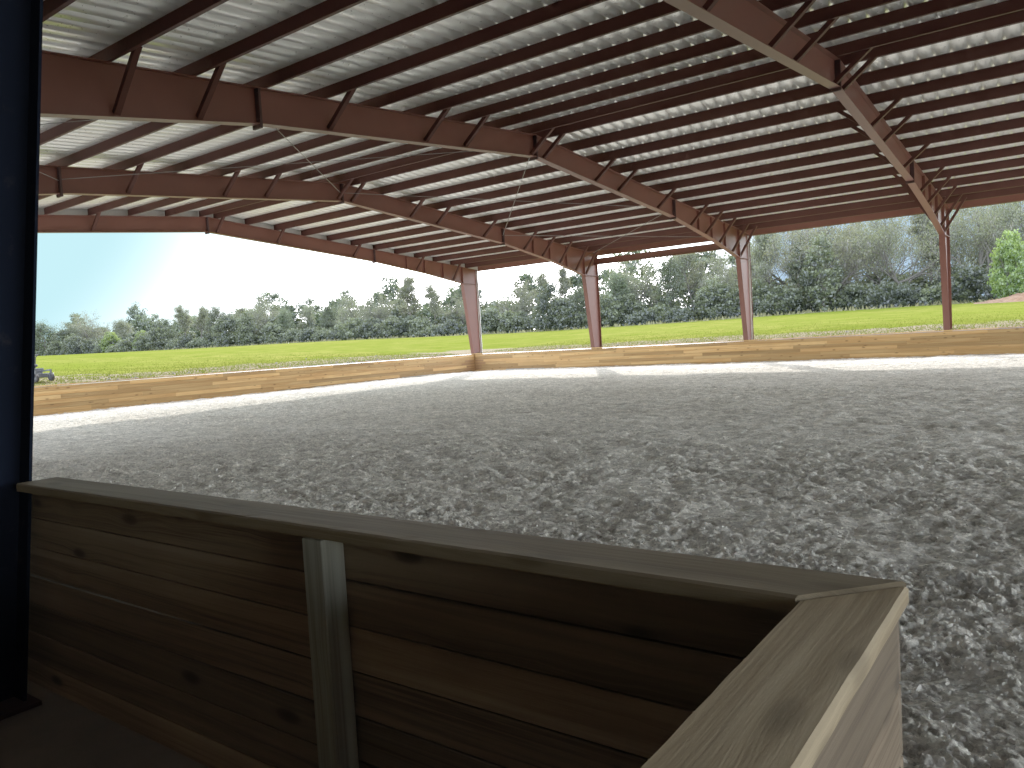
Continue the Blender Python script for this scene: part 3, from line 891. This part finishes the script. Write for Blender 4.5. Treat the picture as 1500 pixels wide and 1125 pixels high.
def grow(rng, H, kind):
    """returns trunk/limb segments and leaf anchor points"""
    segs, anchors, mossp = [], [], []
    S = dict(oak=(.20, 7, 62, .62, .05, 3), arch=(.22, 6, 66, .80, .02, 3), tall=(.40, 9, 48, .34, .10, 3), dense=(.22, 9, 50, .42, .08, 2), spindly=(.55, 8, 42, .22, .12, 3))[kind]
    tf, nl, ang, reach, trop, depth = S

    def limb(p, d, L, r, lev):
        nseg = 6 if lev == 1 else 4
        for i in range(nseg):
            d = unit(d + rng.normal(0, .20 if lev > 1 else .16, 3) + np.array([0, 0, trop + (.10 if kind == 'arch' and i < 2 else 0) - (.12 if kind == 'arch' and i > 3 else 0)]))
            q = p + d * L / nseg
            r2 = r * (1 - .8 * (i + 1) / nseg) + .008
            segs.append((p, q, r * (1 - .8 * i / nseg) + .008, r2, lev))
            if lev < depth and i >= 1:
                for _ in range(2 if lev == 1 else 1 + (rng.random() < .5)):
                    a = rng.random() * 6.283; t = unit(np.cross(d, [math.cos(a), math.sin(a), .3]))
                    cd = unit(d * .75 + t * rng.uniform(.6, 1.0) + np.array([0, 0, .12]))
                    limb(q, cd, L * rng.uniform(.36, .58), r2 * .62, lev + 1)
            if lev >= depth - (0 if kind != 'dense' else 1) or i == nseg - 1:
                anchors.append(q)
                if rng.random() < .14: mossp.append(q)
            p = q
    tops = np.array([0, 0, 0.]); d = np.array([rng.normal(0, .06), rng.normal(0, .06), 1.])
    tl = H * (tf + (.45 if kind in ('tall', 'spindly', 'dense') else .18)); r0 = H * (.036 if kind in ('oak', 'arch') else .020)
    p = tops; ns = 8
    for i in range(ns):
        d = unit(d + rng.normal(0, .07, 3) * [1, 1, .2]); q = p + d * tl / ns
        ra, rb = r0 * (1 - .7 * i / ns) * (1.35 if i == 0 else 1), r0 * (1 - .7 * (i + 1) / ns)
        segs.append((p, q, ra, rb, 0)); p = q
        fr = (i + 1) / ns * tl / H
        if fr >= tf * .8:
            k = max(1, round(nl / max(1, (ns * (1 - tf * .8 * H / tl)))))
            for _ in range(k):
                a = rng.random() * 6.283; th = math.radians(ang + rng.normal(0, 10) - 22 * max(0, (fr - tf)))
                cd = np.array([math.cos(a) * math.sin(th), math.sin(a) * math.sin(th), math.cos(th)])
                limb(q, cd, H * reach * rng.uniform(.7, 1.1) * (1 - .45 * max(0, fr - tf)), rb * .72, 1)
    for _ in range(2):
        limb(p, unit(d + rng.normal(0, .3, 3)), (H - p[2]) * rng.uniform(.85, 1.), r0 * .3, 1)
    return segs, np.array(anchors), np.array(mossp)


def seg_mesh(segs, name):
    V, F = [], []; off = 0
    for p, q, r0, r1, lev in segs:
        n = 7 if lev == 0 else (5 if lev == 1 else 3)
        d = unit(q - p); a = unit(np.cross(d, [.31, .77, .55])); b = np.cross(d, a)
        t = np.arange(n) * 2 * np.pi / n
        ring = np.cos(t)[:, None] * a + np.sin(t)[:, None] * b
        V.append(p - d * r0 * .3 + ring * r0); V.append(q + d * r1 * .3 + ring * r1)
        i = np.arange(n); j = (i + 1) % n
        F.append(np.stack([off + i, off + j, off + n + j, off + n + i], -1)); off += 2 * n
    return np_mesh(name, np.concatenate(V), np.concatenate(F), smooth=True)


def leaf_quads(rng, c, size, nrm_up=.3, aspect=.6, clump=None):
    n = len(c)
    d = rng.normal(0, 1, (n, 3)); d /= np.linalg.norm(d, axis=1)[:, None]
    e = rng.normal(0, 1, (n, 3)); w = np.cross(d, e); w /= np.linalg.norm(w, axis=1)[:, None]
    L = (size * rng.uniform(.55, 1.4, n))[:, None]
    V = np.stack([c - d * L * .5, c + w * L * aspect * .5, c + d * L * .5, c - w * L * aspect * .5], 1).reshape(-1, 3)
    return V, np.arange(4 * n).reshape(-1, 4)


def crown_from_anchors(rng, A, per, spread, size, H):
    k = np.repeat(np.arange(len(A)), per)
    c = A[k] + rng.normal(0, spread, (len(k), 3)) * [1, 1, .75]
    tcl = rng.random(len(A))
    V, F = leaf_quads(rng, c, size)
    hz = np.clip(c[:, 2] / H, 0, 1)
    t = np.clip(.15 + .35 * tcl[k] + .35 * hz + rng.normal(0, .15, len(k)), 0, 1)  # besides random tone, higher leaves lighter: light from above put into the tint
    return V, F, np.repeat(t, 4)


def blob_crown(rng, H, W, z0, ncl, per, size, cl_r):
    """crown of leaf clumps spread through an uneven volume down to z0"""
    C = []
    while len(C) < ncl:
        p = rng.uniform(-1, 1, 3); r = np.linalg.norm(p)
        if .45 < r < 1 + .25 * rng.random(): C.append(p)
    C = np.array(C); C[:, :2] *= W / 2; C[:, 2] = z0 + (C[:, 2] * .5 + .5) * (H - z0)
    C[:, :2] *= (1.0 - .45 * np.clip((C[:, 2] - z0) / (H - z0), 0, 1) ** 2)[:, None] * rng.uniform(.75, 1.15, (ncl, 1))
    rad = cl_r * rng.uniform(.5, 1.3, ncl)
    k = np.repeat(np.arange(ncl), per)
    q = rng.normal(0, 1, (len(k), 3)); q /= np.linalg.norm(q, axis=1)[:, None]
    c = C[k] + q * (rad[k] * rng.random(len(k)) ** .4)[:, None] * [1, 1, .7]
    V, F = leaf_quads(rng, c, size)
    tcl = rng.random(ncl)
    t = np.clip(.1 + .4 * tcl[k] + .3 * q[:, 2] + .2 * (c[:, 2] / H) + rng.normal(0, .12, len(k)), 0, 1)  # clump tops lightened and undersides darkened, shading painted into the tint
    return V, F, np.repeat(t, 4)


def strips(rng, P, L0):
    n = len(P) * 5; k = np.repeat(np.arange(len(P)), 5)
    c = P[k] + rng.normal(0, .25, (n, 3)) * [1, 1, .3]; L = L0 * rng.uniform(.4, 1.4, n); a = rng.random(n) * 6.28; w = rng.uniform(.025, .07, n)
    dx = np.stack([np.cos(a) * w, np.sin(a) * w, 0 * a], -1); dn = np.stack([rng.normal(0, .08, n), rng.normal(0, .08, n), -L], -1)
    V = np.stack([c - dx, c + dx, c + dn + dx * .25, c + dn - dx * .25], 1).reshape(-1, 3)
    return V, np.arange(4 * n).reshape(-1, 4), np.repeat(rng.random(n), 4)


PROTO = {}
def proto(kind, v):
    key = (kind, v)
    if key in PROTO: return PROTO[key]
    rng = np.random.default_rng(hash(kind) % 1 + 100 * v + {'oak': 1, 'arch': 2, 'tall': 3, 'dense': 4, 'spindly': 5, 'bush': 6}[kind])
    H = 12.; moss = None
    if kind == 'bush':
        segs, A, mp = grow(rng, H, 'dense')
        V, F, t = blob_crown(rng, H, 9., .2, 150, 60, .55, 1.3)
        mat = 'leaf_bright'
    elif kind == 'dense':
        segs, A, mp = grow(rng, H, 'dense')
        V, F, t = blob_crown(rng, H, 7.2, .6, 170, 62, .27, .85)
        V2, F2, t2 = crown_from_anchors(rng, A, 8, .45, .25, H)
        F = np.concatenate([F, F2 + len(V)]); V = np.concatenate([V, V2]); t = np.concatenate([t, t2]); mat = 'leaf_dark'
    else:
        segs, A, mp = grow(rng, H, kind)
        per = {'oak': 17, 'arch': 11, 'tall': 14, 'spindly': 15}[kind]
        while len(A) * per > 15000: per -= 1
        per = max(per, 4)
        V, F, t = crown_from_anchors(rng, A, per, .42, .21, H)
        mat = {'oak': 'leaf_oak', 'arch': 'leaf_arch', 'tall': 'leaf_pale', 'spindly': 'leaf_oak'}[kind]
        if len(mp): moss = strips(rng, mp[rng.random(len(mp)) < .7], .6)
    # scale so the top really is at H
    zt = np.percentile(V[:, 2], 99.7); s = H / zt
    tm = seg_mesh([(p * s, q * s, a * s, b * s, l) for p, q, a, b, l in segs], 'trunk')
    tm.materials.append(M['bark'])
    nq = len(F)
    if moss: F = np.concatenate([F, moss[1] + len(V)]); V = np.concatenate([V, moss[0]]); t = np.concatenate([t, moss[2]])
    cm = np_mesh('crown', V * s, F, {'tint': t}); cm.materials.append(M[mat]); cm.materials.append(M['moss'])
    if moss: cm.polygons.foreach_set('material_index', (np.arange(len(F)) >= nq).astype(np.int32))
    moss = None
    PROTO[key] = (tm, cm, moss)
    return PROTO[key]


def tree(name, px, pytop, kind, v, label, Y=85., wide=1., group='trees along the far edge of the field', basepy=470, rot=None):
    d = bearing(px, pytop); k = Y / d.y
    x = d.x * k; z0 = float(gz(np.array([x]), np.array([Y]))[0])
    dist = math.hypot(x, Y)
    top = EYE + dist * d.z / math.hypot(d.x, d.y)
    h = max(2., top - z0)
    t = empty(name, (x, Y, z0 - .1)); tag(t, label, 'tree', group)
    tm, cm, mo = proto(kind, v)
    s = h / 12.
    t.rotation_euler = (0, 0, (random.random() * 6.283) if rot is None else rot)
    t.scale = (s * wide, s * wide, s)
    for nm, me in (('trunk', tm), ('crown', cm), ('spanish_moss', mo)):
        if me is None: continue
        o = bpy.data.objects.new(nm, me); COL.objects.link(o); o.parent = t
    return t


TREES = [
 ('oak_tree', 62, 470, 'dense', 0, 'dense rounded tree just right of the dark near column, leftmost at the field edge', 80, 1.25),
 ('oak_tree', 92, 478, 'dense', 1, 'second dense green tree from the dark near column, low and leafy', 81, 1.3),
 ('oak_tree', 133, 457, 'oak', 0, 'first open crowned oak rising above the low trees at far left', 88, 1.0),
 ('leafy_tree', 160, 486, 'bush', 0, 'low bright green tree among the dark ones at far left', 80, 1.0),
 ('bare_tree', 186, 466, 'tall', 0, 'greyish thin tree behind the bright green tree at far left', 88, 1.1),
 ('leafy_tree', 208, 484, 'bush', 1, 'yellow green leafy tree left of the narrow peaked tree', 81, 1.1),
 ('oak_tree', 240, 468, 'dense', 2, 'dark bushy tree between the yellow green tree and the narrow peaked tree', 82, 1.1),
 ('slim_tree', 270, 446, 'spindly', 0, 'narrow peaked tree, left one of a close pair', 85, 1.2),
 ('slim_tree', 292, 449, 'spindly', 1, 'narrow peaked tree, right one of a close pair', 85, 1.2),
 ('oak_tree', 316, 446, 'dense', 0, 'thick grey green tree right of the narrow peaked pair', 84, 1.0),
 ('oak_tree', 345, 450, 'tall', 1, 'loose grey green tree left of the dark limbed mossy oak', 86, 1.0),
 ('oak_tree', 383, 433, 'oak', 1, 'mossy oak with dark limbs standing above its neighbours left of the gable middle', 85, 1.0),
 ('oak_tree', 415, 452, 'dense', 1, 'dark full tree right of the dark limbed mossy oak', 83, .95),
 ('bare_tree', 447, 445, 'tall', 2, 'pale thin topped tree two right of the dark limbed mossy oak', 87, 1.0),
 ('oak_tree', 478, 447, 'dense', 2, 'olive full tree midway between the dark limbed oak and the tallest mossy oak', 84, .9),
 ('oak_tree', 513, 431, 'oak', 2, 'broad oak with spreading dark branches left of the tallest mossy oak', 85, .95),
 ('oak_tree', 548, 428, 'oak', 0, 'mossy oak next left of the tallest one', 86, .85),
 ('bare_tree', 578, 432, 'tall', 0, 'thin grey tree touching the left side of the tallest mossy oak', 87, .9),
 ('oak_tree', 607, 404, 'spindly', 2, 'tallest mossy oak left of the corner column', 85, 1.35),
 ('slim_tree', 636, 414, 'spindly', 0, 'spindly tree with dangling moss right of the tallest mossy oak', 86, 1.1),
 ('oak_tree', 668, 428, 'oak', 1, 'grey oak just left of the corner column', 86, .85),
 ('oak_tree', 722, 446, 'dense', 1, 'dark round tree just right of the white downspout', 83, .8),
 ('bare_tree', 763, 408, 'oak', 2, 'pale open oak with visible stems between the first two columns', 86, .85),
 ('slim_tree', 799, 396, 'spindly', 1, 'tall spindly mossy tree, left one before the second column', 88, 1.1),
 ('slim_tree', 818, 390, 'spindly', 2, 'tall spindly mossy tree, right one before the second column', 88, 1.0),
 ('oak_tree', 846, 418, 'dense', 0, 'big olive rounded tree touching the left side of the second column', 82, .95),
 ('oak_tree', 905, 398, 'dense', 2, 'dark rounded tree right beside the second column', 83, .85),
 ('oak_tree', 938, 376, 'oak', 0, 'grey green oak next right of the dark rounded tree by the second column', 87, .9),
 ('oak_tree', 978, 372, 'dense', 1, 'tall full tree midway between second and third columns', 85, .8),
 ('bare_tree', 1015, 362, 'tall', 1, 'pale loose tree under the eave beam left of the third column', 87, .95),
 ('oak_tree', 1058, 368, 'oak', 2, 'olive oak touching the left side of the third column', 86, .8),
 ('bare_tree', 1128, 318, 'tall', 2, 'pale grey thin tree just right of the third column', 86, .9),
 ('live_oak', 1200, 296, 'oak', 1, 'broad live oak with dark trunk and level limbs between third and fourth columns', 84, .95),
 ('oak_tree', 1162, 300, 'oak', 2, 'grey leaved oak between the third column and the broad live oak', 90, .9),
 ('oak_tree', 1240, 286, 'oak', 0, 'hazy oak standing back between the two big oaks', 98, .9),
 ('oak_tree', 1290, 300, 'arch', 1, 'twiggy oak just left of the big arching oak', 94, .9),
 ('oak_tree', 1392, 285, 'oak', 2, 'grey oak seen just past the right edge of the fourth column', 92, .8),
 ('oak_tree', 1455, 268, 'oak', 1, 'tall hazy oak behind the mound and the bright tree', 95, .8),
 ('bare_tree', 1258, 330, 'tall', 0, 'hazy thin tree behind the gap between the two big oaks', 96, .9),
 ('live_oak', 1322, 286, 'arch', 0, 'big pale oak with long arching limbs left of the fourth column', 84, .95),
 ('bare_tree', 1364, 300, 'spindly', 0, 'slender yellowish tree behind the fourth column', 90, 1.2),
 ('bare_tree', 1428, 262, 'arch', 1, 'grey twiggy tree right of the fourth column', 84, .85),
 ('leafy_tree', 1478, 338, 'bush', 0, 'bright glossy green leafy tree behind the dirt mound', 76, .62),
 ('bare_tree', 1520, 240, 'arch', 0, 'tall pale tree behind the bright glossy green tree', 90, .9),
]
for a in TREES: tree(*a)


# dense dark thicket under the trees, and the wood behind, each one mass
def mass(n, xr, Yf, hf, w, per, size, ncl, rng, density=lambda x: 1.):
    VV, FF, TT = [], [], []; off = 0
    for x in np.linspace(*xr, n) + rng.normal(0, .8, n):
        if rng.random() > density(x): continue
        y = Yf(x) + rng.normal(0, 1.0); h = hf(x) * rng.uniform(.5, 1.35)
        V, F, t = blob_crown(rng, h, w * rng.uniform(.7, 1.3), 0., ncl, per, size, w * .17)
        z = float(gz(np.array([x]), np.array([y]))[0]) - .1
        VV.append(V + [x, y, z]); FF.append(F + off); TT.append(np.clip(t * rng.uniform(.25, 1.25), 0, 1)); off += len(V)
    return np_mesh('mass', np.concatenate(VV), np.concatenate(FF), {'tint': np.concatenate(TT)})
rg = np.random.default_rng(8)
tk = link('thicket', mass(125, (-265, 45), lambda x: 80.5, lambda x: 3.6 + 1.3 * math.sin(x * .21) + .9 * math.sin(x * .57 + 1), 4.2, 46, .28, 60, rg), M['leaf_thicket'])
tag(tk, 'dark dense undergrowth filling the foot of the tree line', 'thicket', kind='stuff')
hd_ = link('thicket', mass(80, (-240, 45), lambda x: 86., lambda x: 3.6, 5.2, 40, .4, 36, rg), M['leaf_thicket'])
tag(hd_, 'second darker band of undergrowth among the trunks of the tree line', 'thicket', kind='stuff')
wd = link('woodland', mass(60, (-270, -30), lambda x: 97., lambda x: 7.4 + 1.4 * math.sin(x * .23) + .8 * math.sin(x * .71), 7., 60, .4, 80, rg), M['leaf_dark'])
tag(wd, 'hazy mass of trees deeper in the wood behind the front trees', 'woodland', kind='stuff')
wd2 = link('scrub', mass(44, (-34, 60), lambda x: 94., lambda x: 4.6, 5., 40, .42, 50, rg), M['leaf_pale'])
tag(wd2, 'pale scrub behind the big oaks and right of the fourth column', 'scrub', kind='stuff')

# ------------------------------------------------------------------ dirt mound at the right
d0 = bearing(1500, 440); k = 73. / d0.y
mx, my = d0.x * k + 2.9, 73.
gxx, gyy = np.meshgrid(np.linspace(-6.5, 9, 120), np.linspace(-3, 3, 60))
hm = 1.25 * np.exp(-((np.abs(gxx - 1.) / 5.2) ** 2.6)) * np.exp(-((np.abs(gyy) / 1.7) ** 2.2)) * (1 + .35 * fbm(gxx / 1.3, gyy / 1.1, 4)) + .16 * fbm(gxx / .7, gyy / .6, 4) * np.exp(-(gyy / 2.) ** 2)
Vm = np.stack([mx + gxx, my + gyy, gz(mx + gxx, my + gyy) - .12 + hm], -1).reshape(-1, 3)
idx = np.arange(120 * 60).reshape(60, 120)
M['mound'] = mat_plain('red_brown_soil', (.155, .074, .034), .95, 0, .55, 2.4)
tag(link('dirt_mound', np_mesh('dirt_mound', Vm, np.stack([idx[:-1, :-1], idx[:-1, 1:], idx[1:, 1:], idx[1:, :-1]], -1).reshape(-1, 4), smooth=True), M['mound']), 'reddish brown heap of soil in front of the bright green tree', 'dirt mound')

# ------------------------------------------------------------------ riding mower parked beyond the end wall
mw = empty('riding_mower', (0, 0, 0))
tag(mw, 'grey riding mower with dark seat partly hidden behind the near column', 'mower')
M['mw_frame'] = mat_plain('mower_grey', (0.1000, 0.1100, 0.1300), .5, .3); M['mw_dark'] = mat_plain('mower_dark', (0.0175, 0.0225, 0.0325), .5)
M['rubber'] = mat_plain('tyre_rubber', (.03, .03, .032), .85)
# local frame: +x forward, built at the origin
mb = MB(); mb.poly([(-.32, -.26, .62), (-.10, -.26, .62), (-.16, -.26, .86), (-.28, -.26, 1.10), (-.38, -.26, 1.12), (-.42, -.26, .95)], (0, .52, 0)); mb.poly([(-.12, -.26, .52), (.36, -.26, .55), (.36, -.26, .66), (-.12, -.26, .64)], (0, .52, 0))
mb.build('seat', M['mw_dark'], mw, bevel=.05)
mb = MB(); mb.box(-.75, .50, -.36, .36, .36, .50); mb.box(-.78, -.40, -.33, .33, .50, .80); mb.box(.42, .52, -.30, .30, .30, .42)
mb.build('body', M['mw_frame'], mw, bevel=.02)
mb = MB(); mb.poly([(-.10, -.66, .14), (.62, -.66, .14), (.72, -.5, .14), (.72, .5, .14), (.62, .66, .14), (-.10, .66, .14), (-.2, .4, .14), (-.2, -.4, .14)], (0, 0, .16)); mb.build('mower_deck', M['mw_frame'], mw, bevel=.02)
for sy in (-1, 1):
    mb = MB(); mb.tube((.05, sy * .34, .5), (.12, sy * .34, .92), .018, n=8); mb.tube((.12, sy * .34, .92), (.34, sy * .30, 1.0), .018, n=8); mb.tube((.34, sy * .30, 1.0), (.36, sy * .08, .98), .02, n=8); mb.build('control_lever', M['mw_dark'], mw)
    mb = MB(); mb.bar((.46, sy * .26, .38), (.95, sy * .30, .42), .06, .05); mb.bar((.95, sy * .30, .44), (.95, sy * .30, .28), .05, .05); mb.bar((.95, sy * .36, .28), (.95, sy * .36, .13), .015, .04); mb.bar((.95, sy * .24, .28), (.95, sy * .24, .13), .015, .04); mb.bar((.95, sy * .23, .285), (.95, sy * .37, .285), .05, .015, up=(1, 0, 0)); mb.build('front_arm', M['mw_frame'], mw)
    mb = MB(); mb.tube((.95, sy * .25, .14), (.95, sy * .35, .14), .14, n=20); w = mb.build('caster_wheel', M['rubber'], mw, bevel=.02)
    mb = MB(); mb.tube((.95, sy * .245, .14), (.95, sy * .355, .14), .06, n=14); mb.build('rim', M['mw_frame'], w)
    mb = MB(); mb.tube((-.45, sy * .38, .27), (-.45, sy * .62, .27), .27, n=24); w = mb.build('drive_wheel', M['rubber'], mw, bevel=.03)
    mb = MB(); mb.tube((-.45, sy * .375, .27), (-.45, sy * .625, .27), .13, n=16); mb.build('rim', M['mw_frame'], w)
mb = MB(); mb.tube((-.42, -.33, .5), (-.52, -.33, 1.25), .022, n=8); mb.tube((-.52, -.33, 1.25), (-.52, .33, 1.25), .022, n=8); mb.tube((-.42, .33, .5), (-.52, .33, 1.25), .022, n=8); mb.build('roll_bar', M['mw_dark'], mw)
d = bearing(66, 560); hd = math.hypot(d.x, d.y); dist = 30.7
cxp = np.array([d.x / hd * dist, d.y / hd * dist])
ang = math.atan2(d.x / hd, -d.y / hd) + math.pi   # image-right direction
fwd = np.array([d.y / hd, -d.x / hd]); vw = np.array([d.x / hd, d.y / hd]); fwd = fwd * math.cos(.95) - vw * math.sin(.95)
base = cxp - fwd * .92
mw.location = (base[0], base[1], float(gz(np.array([base[0]]), np.array([base[1]]))[0]) + .02)
mw.rotation_euler = (0, 0, math.atan2(fwd[1], fwd[0]))
mw.scale = (.92, .92, .92)

# ------------------------------------------------------------------ unseen lean-to added behind the viewer (keeps daylight off the near planks)
lt = empty('unseen_light_blocker', (-4, -3, 0))
tag(lt, 'unseen dark enclosure added behind the viewer to block daylight', 'light blocker')
mb = MB(); mb.box(-16, 19.3, -6.2, -6.0, -.2, 5.2); mb.box(-16.2, -16, -6.2, .8, -.2, 5.4); mb.build('wall', M['dark_board'], lt)
mb = MB(); mb.hexa([(-16.4, -6.4, 4.6), (19.5, -6.4, 4.6), (19.5, .40, 5.35), (-16.4, .40, 5.35), (-16.4, -6.4, 4.64), (19.5, -6.4, 4.64), (19.5, .40, 5.39), (-16.4, .40, 5.39)]); mb.build('roof', M['dark_board'], lt)
mb = MB(); mb.box(-16.2, -4.3, .45, .50, -.2, 5.3); mb.build('partition', M['dark_board'], lt)

# ------------------------------------------------------------------ sky, sun, camera
sv = Vector((-1.15, 1.735, 1.0)).normalized()
elev = math.asin(sv.z); azim = math.atan2(sv.x, sv.y)
w = bpy.data.worlds.new('World'); SC.world = w; w.use_nodes = True
nt = w.node_tree; bg = nt.nodes['Background']
sk = nt.nodes.new('ShaderNodeTexSky'); sk.sky_type = 'NISHITA'; sk.sun_disc = False
sk.sun_elevation = elev; sk.sun_rotation = azim; sk.air_density = 1.0; sk.dust_density = 1.6; sk.ozone_density = 1.2; sk.altitude = 30
SKY = 1.6
hz = nt.nodes.new('ShaderNodeHueSaturation'); hz.inputs['Saturation'].default_value = .45; nt.links.new(sk.outputs[0], hz.inputs['Color'])
mn = nt.nodes.new('ShaderNodeVectorMath'); mn.operation = 'MINIMUM'; mn.inputs[1].default_value = (7.5, 7.5, 7.5); nt.links.new(hz.outputs[0], mn.inputs[0])   # thin haze evens out the glow round the sun
tcw = nt.nodes.new('ShaderNodeTexCoord')
sky_c = mn.outputs[0]
for az_, el_, c0, c1, rgb in ((-81, 18.5, 44, 19.5, (.48, .85, .94)), (-3, 6, 25, 14, (.38, .57, .80))):     # clear patches of bluer sky low down
    vm = nt.nodes.new('ShaderNodeVectorMath'); vm.operation = 'DOT_PRODUCT'; nt.links.new(tcw.outputs['Generated'], vm.inputs[0])
    az_, el_ = math.radians(az_), math.radians(el_); vm.inputs[1].default_value = (math.sin(az_) * math.cos(el_), math.cos(az_) * math.cos(el_), math.sin(el_))
    mrw = nt.nodes.new('ShaderNodeMapRange'); mrw.interpolation_type = 'SMOOTHSTEP'
    mrw.inputs[1].default_value = math.cos(math.radians(c0)); mrw.inputs[2].default_value = math.cos(math.radians(c1)); nt.links.new(vm.outputs['Value'], mrw.inputs[0])
    sky_c = mixc(nt, mrw.outputs[0], sky_c, tuple(q / SKY for q in rgb))
nt.links.new(sky_c, bg.inputs[0]); bg.inputs[1].default_value = SKY
sl = bpy.data.lights.new('sun', 'SUN'); sl.energy = 5.0; sl.angle = math.radians(.55); sl.color = (1., .95, .87)
so = bpy.data.objects.new('sun', sl); COL.objects.link(so); so.rotation_euler = sv.to_track_quat('Z', 'Y').to_euler(); so.location = (0, 0, 30)

cd = bpy.data.cameras.new('camera'); cd.sensor_width = 36; cd.lens = 36 * FPX; cd.clip_start = .05; cd.clip_end = 3000
co = bpy.data.objects.new('camera', cd); COL.objects.link(co)
r, u, f = cam_axes()
co.matrix_world = Matrix(((r.x, u.x, -f.x, 0), (r.y, u.y, -f.y, 0), (r.z, u.z, -f.z, EYE), (0, 0, 0, 1)))
SC.camera = co

SC.view_settings.view_transform = 'Standard'; SC.view_settings.look = 'None'; SC.view_settings.exposure = 0; SC.view_settings.gamma = 1.4
c = SC.cycles
c.max_bounces = 10; c.diffuse_bounces = 5; c.glossy_bounces = 4; c.transmission_bounces = 6
c.use_denoising = True; c.denoising_prefilter = 'NONE'; c.denoising_quality = 'HIGH'
c.sample_clamp_indirect = 6.0
